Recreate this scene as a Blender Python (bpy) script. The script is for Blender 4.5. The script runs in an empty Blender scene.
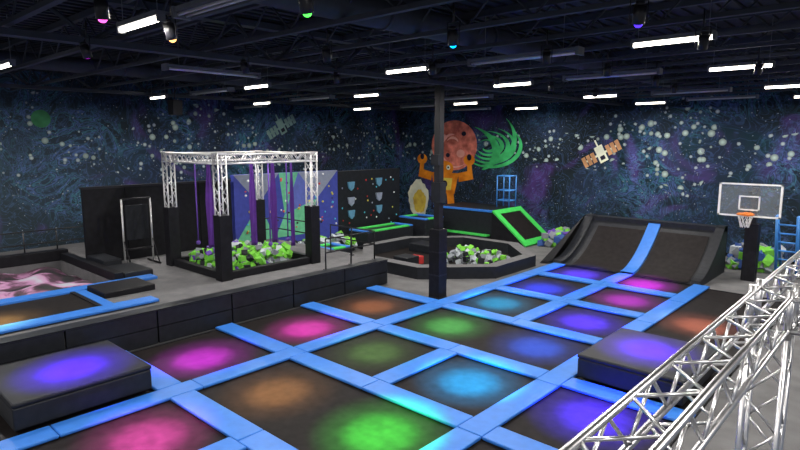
import bpy, bmesh, math, random
from mathutils import Vector, Matrix
random.seed(7)
S=bpy.context.scene
S.view_settings.view_transform='Standard'
S.view_settings.look='None'
COL=S.collection
# ---------------------------------------------------------------- materials
def mat(name,col,rough=.6,metal=0,emit=0,var=.12,vscale=6,spec=.5,bump=0,bscale=80,alpha=1,ecol=None):
    m=bpy.data.materials.new(name); m.use_nodes=True
    nt=m.node_tree; b=nt.nodes['Principled BSDF']
    b.inputs['Roughness'].default_value=rough; b.inputs['Metallic'].default_value=metal
    b.inputs['Specular IOR Level'].default_value=spec
    tc=nt.nodes.new('ShaderNodeTexCoord')
    n=nt.nodes.new('ShaderNodeTexNoise'); n.inputs['Scale'].default_value=vscale; n.inputs['Detail'].default_value=3
    nt.links.new(tc.outputs['Object'],n.inputs['Vector'])
    r=nt.nodes.new('ShaderNodeValToRGB')
    a=[max(0,c*(1-var)) for c in col]; d=[min(1,c*(1+var)) for c in col]
    r.color_ramp.elements[0].color=(*a,1); r.color_ramp.elements[1].color=(*d,1)
    r.color_ramp.elements[0].position=.3; r.color_ramp.elements[1].position=.7
    nt.links.new(n.outputs['Fac'],r.inputs['Fac']); nt.links.new(r.outputs['Color'],b.inputs['Base Color'])
    if emit:
        b.inputs['Emission Color'].default_value=(*(ecol or col),1); b.inputs['Emission Strength'].default_value=emit
    if bump:
        n2=nt.nodes.new('ShaderNodeTexNoise'); n2.inputs['Scale'].default_value=bscale
        nt.links.new(tc.outputs['Object'],n2.inputs['Vector'])
        bp=nt.nodes.new('ShaderNodeBump'); bp.inputs['Strength'].default_value=bump; bp.inputs['Distance'].default_value=.02
        nt.links.new(n2.outputs['Fac'],bp.inputs['Height']); nt.links.new(bp.outputs['Normal'],b.inputs['Normal'])
    if alpha<1: b.inputs['Alpha'].default_value=alpha
    return m
M_blue=mat('blue_vinyl',(.035,.185,.64),.4,var=.06,spec=.35)
M_bed=mat('trampoline_mesh',(.014,.0118,.012),.6,var=.25,spec=.1)
M_black=mat('black_vinyl',(.009,.009,.012),.5,var=.3,spec=.2)
M_navy=mat('dark_padding',(.012,.014,.019),.5,var=.25,spec=.3)
M_carpet=mat('grey_carpet',(.125,.125,.133),.95,var=.15,vscale=3,bump=.3)
M_floor=mat('concrete_carpet',(.12,.12,.125),.9,var=.2,vscale=2,bump=.2)
M_alu=mat('aluminium',(.72,.72,.74),.3,1,var=.08)
M_alu2=mat('aluminium_satin',(.62,.62,.64),.45,.6,var=.08)
M_steel=mat('black_steel',(.012,.012,.016),.4,.2)
M_joist=mat('joist_paint',(.03,.036,.052),.7)
M_deck=mat('ceiling_deck_paint',(.012,.014,.021),.8,var=.3)
M_green=mat('lime_vinyl',(.06,.62,.1),.4)
M_lime=mat('lime_foam',(.18,.58,.05),.8)
M_grey=mat('grey_foam',(.22,.24,.28),.8)
M_white=mat('white_foam',(.45,.5,.55),.8)
M_dblue=mat('blue_foam',(.03,.08,.3),.8)
M_purple=mat('purple_silk',(.09,.02,.24),.5)
M_pblue=mat('climb_blue',(.05,.07,.42),.6)
M_pgreen=mat('climb_green',(.16,.6,.33),.6)
M_pgrey=mat('climb_grey',(.3,.34,.46),.6)
M_plight=mat('climb_light',(.12,.16,.55),.6)
M_tube=mat('led_tube',(1,.96,.85),.5,emit=9,ecol=(1,.93,.8))
M_fix=mat('fixture_grey',(.12,.13,.15),.5)
M_red=mat('red_vinyl',(.5,.03,.03),.5)
M_orange=mat('orange_paint',(.85,.22,.03),.5)
M_bframe=mat('blue_steel',(.05,.25,.7),.4)
M_wpaint=mat('white_paint',(.8,.8,.8),.4)
M_glass=mat('clear_acrylic',(.5,.55,.6),.1,alpha=.12)
M_net=mat('white_net',(.75,.75,.75),.8)
# ---------------------------------------------------------------- mesh helpers
class B:
    def __init__(s,name,mats,parent=None,bevel=0):
        s.n=name; s.m=mats; s.bm=bmesh.new(); s.p=parent; s.bev=bevel
    def _mi(s,f,mi):
        for x in f: x.material_index=mi
    def box(s,a,b,mi=0,rot=None,c=None):
        cx=[(a[i]+b[i])/2 for i in range(3)]; d=[abs(b[i]-a[i]) for i in range(3)]
        M=Matrix.Translation(cx)
        if rot is not None: M=M@rot
        M=M@Matrix.Diagonal((*d,1))
        r=bmesh.ops.create_cube(s.bm,size=1,matrix=M)
        fs={f for v in r['verts'] for f in v.link_faces}; s._mi(fs,mi); return r['verts']
    def tube(s,p,q,r,mi=0,seg=8,r2=None):
        p=Vector(p); q=Vector(q); d=q-p; L=d.length
        if L<1e-5: return
        M=Matrix.Translation((p+q)/2)@d.to_track_quat('Z','Y').to_matrix().to_4x4()
        k=bmesh.ops.create_cone(s.bm,cap_ends=True,segments=seg,radius1=r,radius2=r if r2 is None else r2,depth=L,matrix=M)
        fs={f for v in k['verts'] for f in v.link_faces}
        for f in fs: f.material_index=mi; f.smooth=len(f.verts)==4 and seg>4
    def poly(s,pts,mi=0):
        f=s.bm.faces.new([s.bm.verts.new(p) for p in pts]); f.material_index=mi; return f
    def prism(s,pts,vec,mi=0):
        f=s.poly(pts,mi); r=bmesh.ops.extrude_face_region(s.bm,geom=[f])
        vs=[g for g in r['geom'] if isinstance(g,bmesh.types.BMVert)]
        bmesh.ops.translate(s.bm,verts=vs,vec=vec)
        for g in {f2 for v in vs for f2 in v.link_faces}: g.material_index=mi
    def sphere(s,c,r,mi=0,sc=(1,1,1),u=14,v=9):
        k=bmesh.ops.create_uvsphere(s.bm,u_segments=u,v_segments=v,radius=r,matrix=Matrix.Translation(c)@Matrix.Diagonal((*sc,1)))
        for f in {f for w in k['verts'] for f in w.link_faces}: f.material_index=mi; f.smooth=True
    def done(s):
        bmesh.ops.recalc_face_normals(s.bm,faces=s.bm.faces)
        me=bpy.data.meshes.new(s.n); s.bm.to_mesh(me); s.bm.free()
        for m in s.m: me.materials.append(m)
        o=bpy.data.objects.new(s.n,me); COL.objects.link(o)
        if s.p: o.parent=s.p
        if s.bev:
            w=o.modifiers.new('bevel','BEVEL'); w.width=s.bev; w.segments=2; w.limit_method='ANGLE'
        return o
def empty(n):
    o=bpy.data.objects.new(n,None); COL.objects.link(o); return o
def truss(b,p,q,w=.3,r=.025,rd=.012,step=.3,mi=0,up=None):
    p=Vector(p); q=Vector(q); d=(q-p).normalized(); L=(q-p).length
    up=Vector(up) if up else (Vector((0,0,1)) if abs(d.z)<.9 else Vector((1,0,0)))
    s=d.cross(up).normalized(); t=s.cross(d).normalized(); h=w/2
    cs=[s*h+t*h,s*-h+t*h,s*-h+t*-h,s*h+t*-h]
    for c in cs: b.tube(p+c,q+c,r,mi,8)
    n=max(1,round(L/step)); st=L/n
    for k in range(4):
        c1=cs[k]; c2=cs[(k+1)%4]
        for i in range(n):
            a=c1 if i%2==0 else c2; e=c2 if i%2==0 else c1
            b.tube(p+d*st*i+a,p+d*st*(i+1)+e,rd,mi,6)
        for i in (0,n): b.tube(p+d*st*i+c1,p+d*st*i+c2,rd,mi,6)
# ---------------------------------------------------------------- mural material
def mural(name,axis,left):
    m=bpy.data.materials.new(name); m.use_nodes=True; nt=m.node_tree; N=nt.nodes; Lk=nt.links
    b=N['Principled BSDF']; b.inputs['Roughness'].default_value=.75; b.inputs['Specular IOR Level'].default_value=.1
    tc=N.new('ShaderNodeTexCoord'); sep=N.new('ShaderNodeSeparateXYZ'); Lk.new(tc.outputs['Object'],sep.inputs[0])
    def noise(sc,det,dist,off=0):
        n=N.new('ShaderNodeTexNoise'); n.inputs['Scale'].default_value=sc; n.inputs['Detail'].default_value=det; n.inputs['Distortion'].default_value=dist
        mp=N.new('ShaderNodeMapping'); mp.inputs['Location'].default_value=(off,off,off); Lk.new(tc.outputs['Object'],mp.inputs[0]); Lk.new(mp.outputs[0],n.inputs['Vector']); return n.outputs['Fac']
    def ramp(src,els):
        r=N.new('ShaderNodeValToRGB'); cr=r.color_ramp
        while len(cr.elements)<len(els): cr.elements.new(.5)
        for e,(p,c) in zip(cr.elements,els): e.position=p; e.color=(*c,1) if len(c)==3 else c
        Lk.new(src,r.inputs[0]); return r.outputs[0]
    def mth(op,a,c=None,v=None):
        x=N.new('ShaderNodeMath'); x.operation=op; Lk.new(a,x.inputs[0])
        if c is not None: Lk.new(c,x.inputs[1])
        elif v is not None: x.inputs[1].default_value=v
        return x.outputs[0]
    def mix(mode,f,a,c):
        x=N.new('ShaderNodeMix'); x.data_type='RGBA'; x.blend_type=mode
        if isinstance(f,float): x.inputs[0].default_value=f
        else: Lk.new(f,x.inputs[0])
        for i,vv in ((6,a),(7,c)):
            if isinstance(vv,tuple): x.inputs[i].default_value=(*vv,1)
            else: Lk.new(vv,x.inputs[i])
        return x.outputs[2]
    base=ramp(noise(.22,4,1.2),[(.3,(.008,.011,.014)),(.46,(.014,.022,.030)),(.56,(.018,.028,.055)),(.66,(.013,.032,.046)),(.8,(.008,.012,.016))])
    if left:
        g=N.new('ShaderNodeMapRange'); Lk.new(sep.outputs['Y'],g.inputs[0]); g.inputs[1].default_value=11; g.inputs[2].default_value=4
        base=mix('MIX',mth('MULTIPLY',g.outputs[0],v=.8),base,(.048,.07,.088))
    z=(0,0,0)
    sw=ramp(noise(.6,3,3.5,3),[(.40,z),(.44,(.02,.07,.12)),(.47,z),(.5,(.05,.09,.24)),(.53,z),(.575,(.03,.12,.17)),(.61,z)])
    sm=ramp(noise(.3,2,.5,11),[(.44,z),(.58,(1,1,1))])
    sw=mix('MULTIPLY',1.0,sw,sm); c=mix('ADD',1.0,base,sw)
    sw2=ramp(noise(1.0,2,4,7),[(.46,z),(.5,(.022,.045,.11)),(.54,z)])
    c=mix('ADD',.8,c,sw2)
    pm=ramp(noise(.25,3,1.5,31),[(.58,z),(.68,(.05,.015,.12)),(.78,z)]); c=mix('ADD',1.0,c,pm)
    def dots(sc,thr,keep,col,mask=None):
        v=N.new('ShaderNodeTexVoronoi'); v.inputs['Scale'].default_value=sc; Lk.new(tc.outputs['Object'],v.inputs['Vector'])
        s2=N.new('ShaderNodeSeparateColor'); Lk.new(v.outputs['Color'],s2.inputs[0])
        rr=mth('MULTIPLY',s2.outputs[1],v=thr)
        d=mth('LESS_THAN',v.outputs['Distance'],rr); k=mth('GREATER_THAN',s2.outputs[0],v=keep); f=mth('MULTIPLY',d,k)
        sh=mth('DIVIDE',v.outputs['Distance'],rr)
        cc=ramp(sh,[(0,tuple(col)),(.6,tuple(q*.6 for q in col)),(1,tuple(q*.35 for q in col))])
        if mask is not None: f=mth('MULTIPLY',f,mask)
        return mix('MIX',f,c,cc)
    band=noise(.25,1,0,20); zz=mth('ADD',sep.outputs['Z'],mth('MULTIPLY',band,v=5.0))
    bm_=mth('LESS_THAN',mth('ABSOLUTE',mth('SUBTRACT',zz,v=7.0)),v=.65)
    bm2=mth('LESS_THAN',mth('ABSOLUTE',mth('SUBTRACT',zz,v=7.0)),v=1.1)
    c=dots(3.0,.45,.2,(.5,.64,.6),bm_)
    c=dots(4.6,.4,.6,(.5,.6,.64),bm2)
    c=dots(5.5,.2,.75,(.4,.45,.5)); c=dots(10,.2,.65,(.45,.5,.6))
    Lk.new(c,b.inputs['Base Color']); return m
# ---------------------------------------------------------------- room
XL,YB,ZC=-24.0,26.3,7.2
b=B('floor',[M_floor]); b.box((XL,-6,-.2),(8,YB,0)); b.done()
b=B('wall_left',[mural('mural_left','Y',True)]); b.box((XL-.2,-6,0),(XL,YB,ZC)); WL=b.done()
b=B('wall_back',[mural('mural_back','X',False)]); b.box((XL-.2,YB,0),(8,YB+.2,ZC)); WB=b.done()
b=B('ceiling',[M_deck]); b.box((XL-.2,-6,ZC),(8,YB+.2,ZC+.15))
for i in range(0,110): 
    x=XL+.15+i*.29
    b.box((x,-6,ZC-.04),(x+.12,YB,ZC+.01))
b.done()
b=B('baseboard_back',[M_black]); b.box((XL,YB-.03,0),(8,YB,.15)); b.done()
b=B('baseboard_left',[M_black]); b.box((XL,-6,0),(XL+.03,YB,.15)); b.done()
b=B('ceiling_joists',[M_joist])
y=-4
while y<26:
    b.box((XL,y-.05,7.02),(8,y+.05,7.14)); b.box((XL,y-.05,6.45),(8,y+.05,6.52))
    n=54; st=(8-XL)/n
    for i in range(n):
        x=XL+i*st; z1,z2=(6.5,7.05) if i%2 else (7.05,6.5)
        b.tube((x,y,z1),(x+st,y,z2),.018,0,5)
    y+=1.68
b.done()
b=B('ceiling_girder',[M_joist])
for gx in (-10.5,-20.5,-1.0):
    b.box((gx-.12,-6,7.0),(gx+.12,YB,7.12)); b.box((gx-.12,-6,6.28),(gx+.12,YB,6.38))
    for i in range(36):
        y0=-6+i*.9; z1,z2=(6.35,7.0) if i%2 else (7.0,6.35)
        b.tube((gx,y0,z1),(gx,y0+.9,z2),.04,0,6)
b.done()
b=B('ceiling_duct',[M_joist])
b.tube((-6.8,-6,6.75),(-6.8,YB-.3,6.75),.24,0,20)
b.tube((-17,-6,6.7),(-17,YB-.3,6.7),.2,0,20)
for y in range(-5,26,3):
    b.tube((-6.8,y,6.75),(-6.8,y+.06,6.75),.265,0,20)
    b.tube((-17,y,6.7),(-17,y+.06,6.7),.225,0,20)
b.done()
# ---------------------------------------------------------------- ceiling lamps
def area(name,loc,sx,sy,pw,col,parent=None):
    l=bpy.data.lights.new(name,'AREA'); l.shape='RECTANGLE'; l.size=sx; l.size_y=sy; l.energy=pw; l.color=col
    o=bpy.data.objects.new(name,l); COL.objects.link(o); o.location=loc
    if parent: o.parent=parent
    return o
for X0 in (2.2,-3,-8.3,-13.8,-19.7):
    for Y in (-2,3.4,9.3,13.5,19,23.7):
        if (X0,Y)==(-19.7,23.7): continue
        X=-7.6 if (X0,Y)==(-8.3,3.4) else X0
        e=empty('led_tube_light')
        b=B('fixture_body',[M_fix,M_tube],e)
        b.box((X-.58,Y-.06,6.2),(X+.58,Y+.06,6.26)); b.tube((X-.56,Y,6.17),(X+.56,Y,6.17),.035,1,10)
        b.box((X-.6,Y-.05,6.13),(X-.56,Y+.05,6.24)); b.box((X+.56,Y-.05,6.13),(X+.6,Y+.05,6.24))
        for s in (-.5,.5): b.tube((X+s,Y,6.25),(X+s,Y,7.1),.006,0,4)
        b.done()
        area('lamp',(X,Y,6.12),1.08,.07,168,(1,.95,.88),e)
def uvfix(X,Y,along='X',L=2.2):
    b=B('blacklight_fixture',[M_fix,M_alu2])
    h=L/2
    if along=='X':
        b.box((X-h,Y-.1,6.2),(X+h,Y+.1,6.25)); b.tube((X-h,Y-.05,6.17),(X+h,Y-.05,6.17),.02,1,6); b.tube((X-h,Y+.05,6.17),(X+h,Y+.05,6.17),.02,1,6)
        for s in (-1,1): b.box((X+s*h-.03,Y-.11,6.13),(X+s*h+.03,Y+.11,6.26)); b.tube((X+s*.8,Y,6.25),(X+s*.8,Y,7.1),.006,0,4)
    else:
        b.box((X-.1,Y-h,6.2),(X+.1,Y+h,6.25)); b.tube((X-.05,Y-h,6.17),(X-.05,Y+h,6.17),.02,1,6); b.tube((X+.05,Y-h,6.17),(X+.05,Y+h,6.17),.02,1,6)
        for s in (-1,1): b.box((X-.11,Y+s*h-.03,6.13),(X+.11,Y+s*h+.03,6.26)); b.tube((X,Y+s*.8,6.25),(X,Y+s*.8,7.1),.006,0,4)
    b.done()
for X in (-5.6,-16.4):
    for Y in (3.5,9.4,13.3,19.3,22.9): uvfix(X,Y)
uvfix(-12.2,16.7); uvfix(-22.4,14.7); uvfix(-11.7,6.8,'Y')
# coloured par lights
pars=[(-8.7,19.0,(.09,.04,1),1.2),(-6.5,19.0,(.6,.02,.8),1.1),(-8.7,16.3,(.02,.05,1),1.1),(-6.2,16.7,(.5,.02,.65),.8),(-8.8,13.9,(0,.38,.75),.8),(-6.2,13.9,(.07,.02,1),1.4),
(-8.6,11.3,(.08,.6,.1),.7),(-6.2,11.4,(.02,.11,.85),.9),(-11.3,11.2,(.5,.17,.05),.5),(-11.1,8.7,(.75,.03,.5),.9),(-8.7,8.7,(.1,.3,.05),.5),(-6.2,8.8,(0,.4,.9),1.1),
(-11.2,5.9,(.58,.02,.7),.9),(-8.6,6.0,(.5,.24,.07),.5),(-6.1,6.2,(.05,.75,.05),1.0),(-3.8,9.05,(.06,.02,.95),1.5),(-3.8,11.5,(.14,.01,1),2.0),(-11.2,3.4,(.11,.01,1),2.1),
(-8.7,3.6,(.7,.06,.4),.8),(-3.9,15.6,(.6,.18,.1),.7),(-14.6,3.2,(.7,.42,.12),.35)]
for i,(x,y,c,pw) in enumerate(pars):
    fx,fy,fz=x+1.25,y-2.3,6.0
    if i==18: fx,fy=-6.7,2.6
    e=empty('par_can_light')
    tgt=Vector((x,y,.5 if i in(16,17) else .05)); d=(tgt-Vector((fx,fy,fz))).normalized(); P=Vector((fx,fy,fz))
    mx=max(c)
    mm=mat('par_lens',tuple(q/mx for q in c),.3,emit=3)
    b=B('par_can',[M_steel,mm],e)
    b.tube(P-d*.2,P,.07,0,14); b.tube(P-d*.24,P-d*.2,.05,0,12)
    if i in (18,14,15,11,13): b.sphere(P-d*.005,.05,1,u=12,v=8)
    else: b.tube(P,P+d*.004,.055,1,12)
    b.tube(P+Vector((-.1,0,0)),P+Vector((-.1,0,.3)),.008,0,5); b.tube(P+Vector((.1,0,0)),P+Vector((.1,0,.3)),.008,0,5)
    b.tube(P+Vector((-.1,0,.3)),P+Vector((.1,0,.3)),.008,0,5); b.tube(P+Vector((0,0,.3)),P+Vector((0,0,.55)),.015,0,6)
    b.done()
    for nm,ang,k in (('spot_flood',22,.33),('spot_core',13,.85)):
        l=bpy.data.lights.new(nm,'SPOT'); l.energy=100000*pw*k*(.5 if i in (16,17) else 1); l.color=c; l.spot_size=math.radians(ang); l.spot_blend=1; l.shadow_soft_size=.05
        o=bpy.data.objects.new(nm,l); COL.objects.link(o); o.parent=e
        o.location=P+d*.1; o.rotation_euler=d.to_track_quat('-Z','Y').to_euler()
# ---------------------------------------------------------------- trampolines
XE=[-12.75,-9.95,-7.45,-5.0,-2.5]; YE=[2.0,4.7,7.35,10.0,12.6,15.3,18.0,19.9]
def tramp(x0,x1,y0,y1):
    b=B('trampoline',[M_bed,M_black])
    b.box((x0+.05,y0+.05,.0),(x1-.05,y1-.05,.035),0)
    for a,c in (((x0,y0,0),(x1,y0+.07,.045)),((x0,y1-.07,0),(x1,y1,.045)),((x0,y0,0),(x0+.07,y1,.045)),((x1-.07,y0,0),(x1,y1,.045))): b.box(a,c,1)
    b.done()
g=.02
def cell(i0,i1,j0,j1): tramp(XE[i0]+g,XE[i1]-g,YE[j0]+g,YE[j1]-g)
for j in (1,2,3): cell(0,1,j,j+1)
cell(1,2,0,1); cell(2,3,0,1); cell(1,3,1,2); cell(1,2,2,3); cell(2,3,2,3); cell(1,3,3,4)
for j in (4,5,6): cell(1,2,j,j+1); cell(2,3,j,j+1)
cell(3,4,1,2); cell(3,4,2,3); cell(3,4,3,4); tramp(XE[3]+g,XE[4]-g,YE[4]+g,YE[7]-.1); cell(0,1,0,1)
b=B('blue_trampoline_padding',[M_blue],bevel=.02)
w=.24
def pad(x0,y0,x1,y1):
    n=max(1,round(max(x1-x0,y1-y0)/2.6))
    for i in range(n):
        if x1-x0>y1-y0:
            s=(x1-x0)/n; b.box((x0+i*s+.006,y0,.05),(x0+(i+1)*s-.006,y1,.11))
        else:
            s=(y1-y0)/n; b.box((x0,y0+i*s+.006,.05),(x1,y0+(i+1)*s-.006,.11))
pad(XE[1]-w,.2,XE[1]+w,19.9)
pad(XE[3]-w,2.0,XE[3]+w,19.9)
pad(XE[2]-w,2.0,XE[2]+w,YE[1]-w)
pad(XE[2]-w,YE[2]+w,XE[2]+w,YE[3]-w)
pad(XE[2]-w,YE[4]+w,XE[2]+w,YE[5]-w);pad(XE[2]-w,YE[5]+w,XE[2]+w,YE[6]-w);pad(XE[2]-w,YE[6]+w,XE[2]+w,YE[7])
for j in (1,2,3): pad(XE[0],YE[j]-w,XE[1]-w,YE[j]+w)
pad(XE[0],YE[4]-w,XE[1]-w,YE[4]+w)
for j in (1,2,3,4,5,6): pad(XE[1]+w,YE[j]-w,XE[3]-w,YE[j]+w)
for j in (2,3): pad(XE[3]+w,YE[j]-w,XE[4],YE[j]+w)
b.done()
for (x0,x1,y0,y1) in ((-12.35,-10.3,2.2,4.42),(-4.7,-2.75,10.3,12.5)):
    b=B('foam_jump_box',[M_navy],bevel=.03); b.box((x0,y0,.11),(x1,y1,.5)); b.box((x0-.01,y0-.01,.5),(x1+.01,y1+.01,.58)); b.done()
# ---------------------------------------------------------------- quarter-pipe ramp
def prof(t): return 19.95+2.6*t, .06+1.5*t**1.75
XR=-5.35
b=B('trampoline_wall_ramp',[M_bed,M_blue,M_black,M_navy])
NS=14
def strip(x0,x1,mi,off=0,t0=0,t1=1):
    ts=[t0+(t1-t0)*i/NS for i in range(NS+1)]
    pv=None
    for t in ts:
        y,z=prof(t); v=[b.bm.verts.new((x0,y,z+off)),b.bm.verts.new((x1,y,z+off))]
        if pv:
            f=b.bm.faces.new([pv[0],pv[1],v[1],v[0]]); f.material_index=mi; f.smooth=True
        pv=v
strip(-9.9,XR,3,0)
strip(-9.55,-7.72,0,.03,.02,.9); strip(-7.18,XR-.12,0,.03,.02,.9)
strip(-7.67,-7.23,1,.09); 
for xs in (-7.67,-7.23):
    pv=None
    for i in range(NS+1):
        y,z=prof(i/NS); v=[b.bm.verts.new((xs,y,z)),b.bm.verts.new((xs,y,z+.09))]
        if pv: b.bm.faces.new([pv[0],pv[1],v[1],v[0]]).material_index=1
        pv=v
for x0,x1 in ((-10.25,-9.88),(XR,XR+.28)):
    pts=[(x0,)+tuple(prof(i/NS)) for i in range(NS+1)]
    pl=[(p[0],p[1],p[2]+.14) for p in pts]
    b.prism([(x0,19.9,0)]+pl+[(x0,22.95,1.7),(x0,22.95,0)],(x1-x0,0,0),3)
b.poly([(-10.25,19.9,.2),(-10.25,22.55,1.7),(-10.25,22.95,1.7),(-10.8,22.95,0),(-10.8,19.9,0)],2)
b.box((-10.25,22.5,1.5),(XR+.28,22.95,1.68),3)
b.box((-10.25,22.9,0),(XR+.28,22.96,1.6),2)
b.done()
# ---------------------------------------------------------------- raised platform
b=B('raised_platform_deck',[M_carpet,M_navy])
PX=-13.0
def pbox(x0,x1,y0,y1): b.box((x0,y0,0),(x1,y1,.8),0)
pit=(-20.8,-16.4,1.6,6.2)
pbox(XL+.05,pit[0],-4,13.5); pbox(pit[1],PX,-4,13.5); pbox(pit[0],pit[1],-4,pit[2]); pbox(pit[0],pit[1],pit[3],13.5)
y=-4
while y<13.4:
    y1=min(y+1.94,13.5)
    for z0,z1 in ((0.02,.4),(.42,.79)):
        b.box((PX,y+.015,z0),(PX+.12,y1-.015,z1),1)
    y+=1.95
b.box((PX-.25,-4,.8),(PX+.13,13.5,.83),1)
b.done()
def amat():
    m=mat('airbag_print',(.03,.03,.035),.6); nt=m.node_tree; bs=nt.nodes['Principled BSDF']
    tc=nt.nodes.new('ShaderNodeTexCoord'); n=nt.nodes.new('ShaderNodeTexNoise'); n.inputs['Scale'].default_value=.7; n.inputs['Detail'].default_value=4; n.inputs['Distortion'].default_value=1.5
    nt.links.new(tc.outputs['Object'],n.inputs['Vector']); r=nt.nodes.new('ShaderNodeValToRGB'); cr=r.color_ramp
    cr.elements.new(.5); cr.elements.new(.5)
    for e,(p,c) in zip(cr.elements,[(.43,(.015,.015,.018)),(.5,(.08,.03,.06)),(.56,(.45,.22,.4)),(.66,(.4,.43,.5))]): e.position=p; e.color=(*c,1)
    nt.links.new(n.outputs['Fac'],r.inputs[0]); nt.links.new(r.outputs[0],bs.inputs['Base Color']); return m
b=B('pit_airbag',[amat()])
nx,ny=30,36; vv=[]
for i in range(nx+1):
    for j in range(ny+1):
        u=i/nx; v=j/ny
        z=.42+.3*min(1,6*min(u,1-u,v,1-v))**.5+.06*math.sin(u*19)+.05*math.sin(v*23+u*7)
        vv.append(b.bm.verts.new((pit[0]+.05+u*4.3,pit[2]+.05+v*4.5,z)))
for i in range(nx):
    for j in range(ny):
        f=b.bm.faces.new([vv[i*(ny+1)+j],vv[(i+1)*(ny+1)+j],vv[(i+1)*(ny+1)+j+1],vv[i*(ny+1)+j+1]]); f.smooth=True
b.done()
b=B('pit_edge_padding',[M_blue,M_black],bevel=.02)
b.box((-16.4,1.0,.8),(-15.95,7.2,.88),0); b.box((-13.95,-1,.83),(-13.5,6.1,.9),0)
b.box((-15.9,5.0,.81),(-14.0,5.25,.87),0)
b.box((-20.8,6.2,.8),(-16.42,6.45,1.05),1); b.box((-21.15,1.4,.8),(-20.8,6.45,1.15),1)
b.done()
b=B('padded_step_blocks',[M_navy,M_black],bevel=.025)
b.box((-19.2,6.47,.8),(-17.9,7.0,1.15),0); b.box((-17.88,6.47,.8),(-16.45,7.3,1.0),0); b.box((-15.93,5.3,.8),(-14.8,6.6,.96),1); b.done()
b=B('trampoline',[M_bed,M_black]); b.box((-15.9,1.8,.8),(-14.0,4.9,.83)); b.box((-15.95,1.7,.8),(-13.95,1.8,.86),1); b.box((-15.95,4.9,.8),(-13.95,5.0,.86),1); b.done()
WX=-19.3
b=B('black_partition_wall',[M_black,M_steel])
for i in range(4):
    y0=6.5+i*1.3; b.box((WX-.15,y0+.01,.8),(WX,y0+1.29,3.22),0)
b.box((WX-.17,6.48,3.2),(WX+.02,11.7,3.27),1); b.done()
HM=[mat('hold_%d'%i,c,.5) for i,c in enumerate([(.8,.7,.1),(.8,.1,.1),(.1,.6,.8),(.9,.9,.9),(.02,.02,.02)])]
b=B('climbing_wall',[M_pblue,M_pgreen,M_pgrey,M_plight]+HM)
YC=11.8; KY=5.2/4.28
b.box((WX-.2,YC,.8),(WX-.02,13.5,3.42),0); b.box((WX-.2,13.52,0),(WX-.02,17.0,3.42),0)
def cp(pts,mi): b.prism([(WX-.02,YC+p[0]*KY,.8+p[1]*2.62/3.42) for p in pts],(.04,0,0),mi)
cp([(0,0),(0,3.42),(.9,1.9)],0)
cp([(0,3.42),(1.7,3.42),(.9,1.9)],2)
cp([(0,0),(.9,1.9),(1.5,0)],1)
cp([(1.7,3.42),(2.5,3.42),(1.9,1.2)],1)
cp([(.9,1.9),(1.7,3.42),(1.9,1.2),(1.5,0)],0)
cp([(2.5,3.42),(4.28,3.42),(3.3,1.9)],2)
cp([(2.5,3.42),(3.3,1.9),(1.9,1.2)],3)
cp([(1.5,0),(1.9,1.2),(3.3,1.9),(3.0,0)],1)
cp([(3.3,1.9),(4.28,3.42),(4.28,0),(3.0,0)],0)
b.box((WX-.02,13.55,.02),(WX+.01,17,.79),0)
for i in range(60):
    y0=12.0+random.random()*4.9; z0=1.0+random.random()*2.3
    b.sphere((WX+.04,y0,z0),.04+.03*random.random(),4+random.randrange(5),(.6,1,.8),6,4)
b.done()
b=B('black_climbing_wall',[M_navy,M_pgrey,HM[2],HM[3],HM[0],M_red,mat('hold_steelblue',(.12,.32,.5),.6)])
b.box((WX-.2,17.02,0),(WX,21.1,3.36),0)
for (y0,z0,mi) in ((17.8,2.7,6),(17.8,1.4,6),(19.6,2.8,6),(19.6,1.5,6),(17.8,2.0,1),(19.6,2.1,1)):
    b.prism([(WX,y0-.2,z0+.16),(WX,y0+.2,z0+.16),(WX,y0+.15,z0-.12),(WX,y0,z0-.24),(WX,y0-.15,z0-.12)],(.08,0,0),mi)
for i in range(30): b.sphere((WX+.02,17.2+random.random()*3.7,.6+random.random()*2.5),.045,1+random.randrange(5),(.6,1,1),6,4)
b.done()
# ---------------------------------------------------------------- ninja rig
b=B('aerial_truss_rig',[M_alu2,M_black,M_steel],bevel=0)
RX=(-17.4,-14.4); RY=(8.4,11.6)
for x in RX:
    for y in RY:
        truss(b,(x,y,.85),(x,y,4.35),.25,.024,.012,.3)
        b.box((x-.17,y-.17,.8),(x+.17,y+.17,2.65),1)
        b.box((x-.15,y-.15,4.05),(x+.15,y+.15,4.09),0); b.box((x-.15,y-.15,4.33),(x+.15,y+.15,4.37),0)
for y in RY: truss(b,(RX[0],y,4.2),(RX[1],y,4.2),.25,.024,.012,.25)
for x in RX: truss(b,(x,RY[0],4.2),(x,RY[1],4.2),.25,.024,.012,.25)
b.tube((-15.9,8.4,4.1),(-15.9,11.6,4.1),.03,0)
b.done()
def foam(name,x0,x1,y0,y1,z0,h,n,mats,s=.17):
    b=B(name,mats)
    for i in range(n):
        c=Vector((random.uniform(x0,x1),random.uniform(y0,y1),z0+random.random()**1.5*h))
        R=Matrix.Rotation(random.random()*6,4,'Z')@Matrix.Rotation(random.random()*3,4,'X')@Matrix.Rotation(random.random()*3,4,'Y')
        q=s*random.uniform(.8,1.1)
        k=bmesh.ops.create_cube(b.bm,size=1,matrix=Matrix.Translation(c)@R@Matrix.Diagonal((q,q,q*1.2,1)))
        mi=random.randrange(len(mats))
        for f in {f for w in k['verts'] for f in w.link_faces}: f.material_index=mi
    return b.done()
M_pfoam=mat('purple_foam',(.12,.05,.35),.8)
foam('foam_cube_pile',-17.0,-14.8,8.8,11.2,.9,.4,420,[M_lime,M_lime,M_lime,M_lime,M_grey,M_white,M_pfoam,M_navy])
b=B('rig_pit_border',[M_black],bevel=.02)
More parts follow.
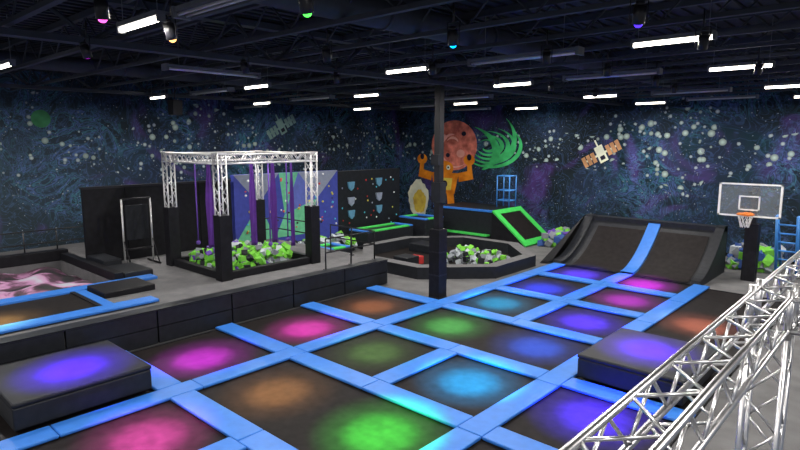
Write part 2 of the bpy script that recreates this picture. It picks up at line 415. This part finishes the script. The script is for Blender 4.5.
b.box((-17.2,8.3,.8),(-14.6,8.5,1.02)); b.box((-17.2,11.5,.8),(-14.6,11.7,1.02)); b.box((-17.5,8.6,.8),(-17.3,11.4,1.02)); b.box((-14.5,8.6,.8),(-14.3,11.4,1.02)); b.done()
def silk(x,y,dx,dy,w_,z0=1.2,z1=4.05):
    b=B('aerial_silk',[M_purple]); pv=None
    for i in range(25):
        t=i/24; z=z1+(z0-z1)*t; ww=w_*(.3+.7*min(1,t*2.2)*(1-.4*t)); row=[]
        for k in range(7):
            s=(k/6-.5)*ww; fo=.04*math.sin(k*2.1+t*4)
            row.append(b.bm.verts.new((x+dx*s+dy*fo,y+dy*s-dx*fo,z)))
        if pv:
            for k in range(6):
                f=b.bm.faces.new([pv[k],pv[k+1],row[k+1],row[k]]); f.smooth=True
        pv=row
    o=b.done(); o.modifiers.new('t','SOLIDIFY').thickness=.01
silk(-16.6,9.3,.7,.7,.3,1.35); silk(-15.9,10.4,.7,.7,.26,1.35); silk(-15.9,11.2,.7,.7,.26,1.35); silk(-14.9,11.2,.7,.7,.16,1.35)
b=B('climbing_rope_set',[M_pfoam])
for (x,y) in ((-16.9,9.0),(-16.6,10.8),(-15.3,11.3),(-15.0,10.4),(-15.5,9.0)):
    b.tube((x,y,1.45),(x,y,4.1),.022); b.sphere((x,y,1.5),.07)
b.done()
b=B('metal_display_stand',[M_steel,M_navy,M_alu2])
for y in (7.3,8.2): b.tube((-18.4,y,.8),(-18.4,y,2.9),.03,2); b.tube((-18.8,y,.83),(-17.9,y,.83),.03,0); b.tube((-17.95,y,.83),(-18.4,y,1.6),.02,0)
b.tube((-18.4,7.3,2.9),(-18.4,8.2,2.9),.03,0); b.tube((-18.4,7.3,1.3),(-18.4,8.2,1.3),.03,0); b.box((-18.42,7.4,1.6),(-18.38,8.1,2.7),1); b.done()
def rail(pts,z,h=1.0):
    b=B('pipe_railing',[M_steel])
    for p,q in zip(pts,pts[1:]):
        P=Vector((*p,z)); Q=Vector((*q,z)); L=(Q-P).length; n=max(1,round(L/.9))
        for k in (h,h*.55): b.tube(P+Vector((0,0,k)),Q+Vector((0,0,k)),.022)
        for i in range(n+1):
            R=P+(Q-P)*i/n; b.tube(R,R+Vector((0,0,h)),.022)
            b.box(R+Vector((-.06,-.06,0)),R+Vector((.06,.06,.02)))
    b.done()
rail([(-21.6,2.5),(-21.6,8.3),(-19.8,8.3)],.8,.95)
rail([(-13.3,11.2),(-13.3,13.3),(-15.5,13.3)],.8,.95)
rail([(-18.6,12.2),(-18.6,13.2),(-16.5,13.2)],.8,.95)
# ---------------------------------------------------------------- octagonal pit
cx,cy,R1=-13.9,17.9,3.05
b=B('octagonal_foam_pit',[M_floor,M_navy,M_carpet,M_bed])
P8=lambda r,z:[(cx+r*math.cos(math.pi/8+k*math.pi/4),cy+r*math.sin(math.pi/8+k*math.pi/4),z) for k in range(8)]
o0,o1,i1,i0=P8(R1+.5,0),P8(R1+.5,.42),P8(R1,.42),P8(R1-.02,.01)
for k in range(8):
    n=(k+1)%8
    b.poly([o0[k],o0[n],o1[n],o1[k]],1); b.poly([o1[k],o1[n],i1[n],i1[k]],2); b.poly([i1[k],i1[n],i0[n],i0[k]],1)
b.poly([(p[0],p[1],.012) for p in P8(R1,0)],3)
b.done()
foam('foam_cube_pile',-14.0,-11.6,17.2,19.3,.06,.3,130,[M_lime,M_grey,M_white,M_navy])
b=B('pit_balance_beam',[M_navy,M_red,M_blue],bevel=.02)
b.box((-14.6,15.6,.02),(-13.9,16.3,.4),0); b.box((-14.5,16.3,.02),(-14.0,16.7,.32),1); b.box((-16.2,18.3,.02),(-14.8,19.2,.35),0); b.done()
b=B('structural_column',[M_steel,M_black,M_navy,M_red])
kx,ky=-10.6,13.3
b.box((kx-.1,ky-.1,0),(kx+.1,ky+.1,7.1),0); b.box((kx-.19,ky-.19,0),(kx+.19,ky+.19,2.1),1)
for z in (.02,.7,1.4): b.box((kx-.195,ky-.195,z),(kx+.195,ky+.195,z+.04),2)
b.box((kx-.17,ky-.14,2.9),(kx+.17,ky+.14,3.5),2); b.box((kx-.14,ky-.2,4.0),(kx+.14,ky-.1,4.3),2)
b.box((kx-.17,ky-.17,6.9),(kx+.17,ky+.17,7.1),0); b.done()
# ---------------------------------------------------------------- back parkour area
b=B('parkour_wedge_ramp',[M_black,M_green,M_bed])
x0,x1,y0,y1,h=-14.7,-12.9,22.4,24.9,1.45
b.prism([(x0,y0,0),(x0,y0,h),(x1,y0,0)],(0,y1-y0,0),0)
def sl(xa,xb,ya,yb,mi,o):
    f=lambda x:h*(x1-x)/(x1-x0)
    b.prism([(xa,ya,f(xa)+.01),(xb,ya,f(xb)+.01),(xb,yb,f(xb)+.01),(xa,yb,f(xa)+.01)],(o*.6,0,o),mi)
sl(x0,x1,y0,y0+.35,1,.06); sl(x0,x1,y1-.35,y1,1,.06); sl(x0,x0+.2,y0+.35,y1-.35,1,.06); sl(x1-.25,x1,y0+.35,y1-.35,1,.06); sl(x0+.2,x1-.25,y0+.35,y1-.35,2,.03)
b.done()
b=B('parkour_platform',[M_navy,M_blue,M_green],bevel=.01)
b.box((-18.2,22.5,0),(-14.75,25.0,1.38),0); b.box((-18.2,22.5,1.38),(-14.75,25.0,1.46),0); b.box((-18.22,22.45,1.4),(-14.75,22.6,1.5),1)
b.box((-17.8,22.1,0),(-14.8,22.45,.3),0); b.box((-17.8,22.1,.3),(-14.8,22.45,.37),2); b.done()
b=B('blue_climbing_frame',[M_bframe])
for (x,y) in ((-15.6,24.2),(-14.9,24.2),(-15.6,24.8),(-14.9,24.8)): b.tube((x,y,1.46),(x,y,3.0),.03)
for z in (1.8,2.3,3.0):
    b.tube((-15.6,24.2,z),(-14.9,24.2,z),.03); b.tube((-15.6,24.8,z),(-14.9,24.8,z),.03); b.tube((-15.6,24.2,z),(-15.6,24.8,z),.03); b.tube((-14.9,24.2,z),(-14.9,24.8,z),.03)
b.done()
foam('foam_cube_pile',-12.7,-11.3,23.2,25.4,.1,.4,150,[M_lime,M_grey,M_pfoam,M_dblue],.25)
foam('foam_cube_pile',-18.9,-17.9,13.8,16.8,.1,.5,160,[M_lime,M_white,M_grey,M_navy],.25)
def mod(name,x0,x1,y0,y1,z):
    b=B(name,[M_navy,M_blue,M_green],bevel=.02)
    b.box((x0,y0,0),(x1,y1,z),0); b.box((x0,y0,z),(x1,y0+.25,z+.07),1); b.box((x0,y1-.25,z),(x1,y1,z+.07),1)
    b.box((x0,y0+.25,z),(x0+.25,y1-.25,z+.07),2); b.box((x1-.25,y0+.25,z),(x1,y1-.25,z+.07),2); b.done()
mod('parkour_box',-18.8,-17.6,17.2,20.2,.75); mod('parkour_box',-17.4,-16.3,13.9,15.0,.6)
mod('parkour_box',-18.9,-17.2,20.6,22.0,1.0)
# ---------------------------------------------------------------- basketball hoop
b=B('basketball_hoop',[M_black,M_wpaint,M_glass,M_orange,M_net,M_steel])
hx,hy,hz=-4.15,21.3,2.8
b.box((hx-.88,hy-.015,hz-.52),(hx+.88,hy+.015,hz+.52),2)
for a,c in (((-.9,-.54),(.9,-.49)),((-.9,.49),(.9,.54)),((-.9,-.54),(-.84,.54)),((.84,-.54),(.9,.54)),((-.3,-.33),(.3,-.29)),((-.3,.1),(.3,.14)),((-.3,-.33),(-.26,.14)),((.26,-.33),(.3,.14))):
    b.box((hx+a[0],hy-.03,hz+a[1]),(hx+c[0],hy+.03,hz+c[1]),1)
rz=hz-.42; ry=hy-.38
for k in range(20):
    a0=2*math.pi*k/20; a1=2*math.pi*(k+1)/20
    b.tube((hx+.23*math.cos(a0),ry+.23*math.sin(a0),rz),(hx+.23*math.cos(a1),ry+.23*math.sin(a1),rz),.03,3,6)
    if k%2==0:
        for s in (1,-1):
            a2=a0+s*.31; a3=a0
            b.tube((hx+.23*math.cos(a0),ry+.23*math.sin(a0),rz),(hx+.17*math.cos(a2),ry+.17*math.sin(a2),rz-.2),.01,4,4)
            b.tube((hx+.17*math.cos(a2),ry+.17*math.sin(a2),rz-.2),(hx+.12*math.cos(a3),ry+.12*math.sin(a3),rz-.42),.01,4,4)
b.box((hx-.1,ry+.2,rz-.1),(hx+.1,hy,rz+.03),3)
b.box((hx-.05,hy,hz-.4),(hx+.05,hy+.9,hz-.3),5); b.box((hx-.05,hy,hz+.2),(hx+.05,hy+.9,hz+.28),5)
b.box((hx-.1,hy+.8,0),(hx+.1,hy+1.0,hz+.35),5); b.box((hx-.2,hy+.7,0),(hx+.2,hy+1.1,1.95),0); b.done()
b=B('blue_climbing_frame',[M_bframe])
for x in (-3.6,-3.0): b.tube((x,23.6,0),(x,22.9,2.2),.05); b.tube((x,24.6,0),(x,22.95,2.2),.05)
for i in range(1,7): t=i/7; b.tube((-3.6,23.6-.7*t,2.2*t),(-3.0,23.6-.7*t,2.2*t),.03)
b.done()
foam('foam_cube_pile',-5.2,-3.8,23.8,25.8,.1,.6,170,[M_lime,M_grey,M_white,M_dblue],.28)
# ---------------------------------------------------------------- foreground truss
b=B('foreground_truss_rig',[M_alu,M_steel])
tx=-.82; TW=.26
truss(b,(tx,-.4,3.35),(tx,12,3.35),TW,.022,.011,.28)
truss(b,(tx,5.4,0.05),(tx,5.4,3.2),TW,.022,.011,.28)
truss(b,(tx+.15,5.4,3.35),(5,5.4,3.35),TW,.022,.011,.28)
truss(b,(tx,12,0.05),(tx,12,3.5),TW,.022,.011,.28)
for dy in (-.13,.13):
    for s in (-.13,.13): b.tube((tx+s,5.4+dy,3.15),(tx+s,5.4+dy,3.55),.028)
b.box((tx-.3,5.1,0),(tx+.3,5.7,.04),1); b.box((tx-.3,11.7,0),(tx+.3,12.3,.04),1)
b.done()
# ---------------------------------------------------------------- painted mural figures
def wmat(n,c,var=.4,vs=1.5): return mat(n,c,.8,var=var,vscale=vs,spec=.1)
K_pl=wmat('mural_pink',(.85,.2,.15),.55,2.5); K_or=wmat('mural_orange',(.95,.25,.02)); K_gr=wmat('mural_green',(.06,.5,.16)); K_go=wmat('mural_gold',(.6,.32,.16),.3); K_bk=wmat('mural_dark',(.02,.02,.04)); K_wh=wmat('mural_pale',(.8,.82,.65),.2); K_gm=wmat('mural_moon',(.05,.2,.09)); K_ye=wmat('mural_yellow',(.95,.6,.1)); K_pk=wmat('mural_light_pink',(.95,.42,.35),.2)
def disc(b,cx_,cz,rx,rz,mi,off=.012,n=28,wall='B',rag=0):
    pts=[]
    for k in range(n):
        a=2*math.pi*k/n; q=1+rag*math.sin(k*2.3)*math.cos(k*5.1)
        if wall=='B': pts.append((cx_+rx*q*math.cos(a),YB-off,cz+rz*q*math.sin(a)))
        else: pts.append((XL+off,cx_+rx*q*math.cos(a),cz+rz*q*math.sin(a)))
    b.poly(pts,mi)
def swirl(b,cx_,cz,a0,a1,r0,r1,w0,mi,off,sx=1.2,sz=.7):
    n=30; pv=None
    for i in range(n+1):
        t=i/n; a=a0+(a1-a0)*t; r=r0+(r1-r0)*t; w=w0*math.sin(math.pi*(.08+.9*t))
        p=[(cx_+sx*(r+s*w)*math.cos(a),YB-off,cz+(r+s*w)*math.sin(a)*sz) for s in (-1,1)]
        v=[b.bm.verts.new(q) for q in p]
        if pv: b.bm.faces.new([pv[0],pv[1],v[1],v[0]]).material_index=mi
        pv=v
b=B('mural_robot_and_planet_painting',[K_pl,K_or,K_bk,K_wh,K_gr,K_ye,K_pk],WB)
disc(b,-19.9,4.45,1.6,1.4,0)
for k in range(4): swirl(b,-19.9,4.45,.6+k*.9,2.6+k*.9,.35+k*.26,.5+k*.25,.07,6,.016+k*.001,1.1,1)
for (x,z,r) in ((-20.6,4.9,.22),(-19.4,4.0,.28),(-19.2,5.1,.16),(-20.3,3.9,.15)): disc(b,x,z,r,r*.8,2 if r<.2 else 6,.022)
def qd(pts,mi,off): b.poly([(p[0],YB-off,p[1]) for p in pts],mi)
qd([(-21.2,1.7),(-19.8,1.7),(-19.5,2.9),(-21.5,2.9)],1,.024)
disc(b,-20.5,3.15,.62,.42,1,.026); disc(b,-20.75,3.2,.14,.14,3,.03); disc(b,-20.25,3.2,.14,.14,3,.03)
disc(b,-20.75,3.2,.06,.06,2,.033); disc(b,-20.25,3.2,.06,.06,2,.033)
for s in (-1,1):
    c=-20.5
    qd([(c+s*.95,2.9),(c+s*1.0,2.4),(c+s*2.0,2.6),(c+s*1.9,3.1)],1,.021)
    qd([(c+s*1.6,2.8),(c+s*1.95,2.8),(c+s*1.85,3.5),(c+s*1.55,3.5)],1,.023)
    disc(b,c+s*1.7,3.65,.38,.3,1,.027); disc(b,c+s*1.7,3.8,.15,.18,2,.029)
    qd([(c+s*.15,1.7),(c+s*.65,1.7),(c+s*.75,.9),(c+s*.25,.9)],1,.021)
    qd([(c+s*.2,1.0),(c+s*.95,1.0),(c+s*1.0,.7),(c+s*.2,.7)],2,.025)
qd([(-20.95,1.9),(-20.05,1.9),(-19.95,2.6),(-21.05,2.6)],5,.028); disc(b,-20.5,2.25,.2,.2,2,.03)
disc(b,-22.5,1.3,.8,1.1,3,.018,rag=.1); disc(b,-22.4,1.1,.5,.7,5,.02,rag=.1)
for k in range(5): swirl(b,-17.6,4.4,-2.6+k*.1,2.4-k*.4,.3+k*.3,.55+k*.3,.12,4,.016+k*.001)
swirl(b,-19.3,3.7,-.6,1.3,1.4,2.6,.22,4,.034); swirl(b,-18.9,4.4,-1.2,.8,1.6,2.9,.15,4,.035)
b.done()
def sat(b,c,z,s,wall,mb,mp_):
    def T(u,v,off): 
        a=.5; x=u*math.cos(a)-v*math.sin(a); y=u*math.sin(a)+v*math.cos(a)
        return (c+x*s,YB-off,z+y*s) if wall=='B' else (XL+off,c+x*s,z+y*s)
    R=lambda u0,v0,u1,v1,mi,o: b.poly([T(u0,v0,o),T(u1,v0,o),T(u1,v1,o),T(u0,v1,o)],mi)
    R(-.22,-.42,.22,.42,mb,.02); R(-1,-.05,1,.05,mb,.016); R(-.12,-.3,.12,-.1,2,.024)
    for sgn in (-1,1):
        for k in range(3): u=sgn*(.42+k*.25); R(u-.1*1,-.26,u+.1,.26,mp_,.024)
    R(-.04,.3,.04,.75,mb,.018)
b=B('mural_satellite_painting',[K_go,K_wh,K_bk],WB); sat(b,-11.3,4.1,.95,'B',1,0); b.done()
b=B('mural_satellite_painting',[K_go,wmat('mural_teal',(.2,.32,.3),.3),K_bk],WL); sat(b,17.5,5.4,.9,'L',1,1); b.done()
b=B('mural_moon_painting',[K_gm],WL); disc(b,6.9,5.5,.32,.32,0,wall='L'); b.done()
b=B('hanging_speaker',[M_black,M_steel]); b.prism([(-17.6,8.6,5.5),(-17.3,8.6,5.5),(-17.25,8.6,5.95),(-17.65,8.6,5.95)],(0,.3,0),0); b.tube((-17.45,8.75,5.95),(-17.45,8.75,6.5),.015,1); b.done()
# ---------------------------------------------------------------- world, camera
wd=bpy.data.worlds.new('world'); S.world=wd; wd.use_nodes=True
wd.node_tree.nodes['Background'].inputs[0].default_value=(.65,.72,.9,1); wd.node_tree.nodes['Background'].inputs[1].default_value=.28
cam=bpy.data.cameras.new('camera'); co=bpy.data.objects.new('camera',cam); COL.objects.link(co); S.camera=co
cam.sensor_width=36; cam.lens=25.9; cam.clip_end=200
co.location=(0,0,4.7); co.rotation_euler=(math.radians(81.69),0,math.radians(42.4))
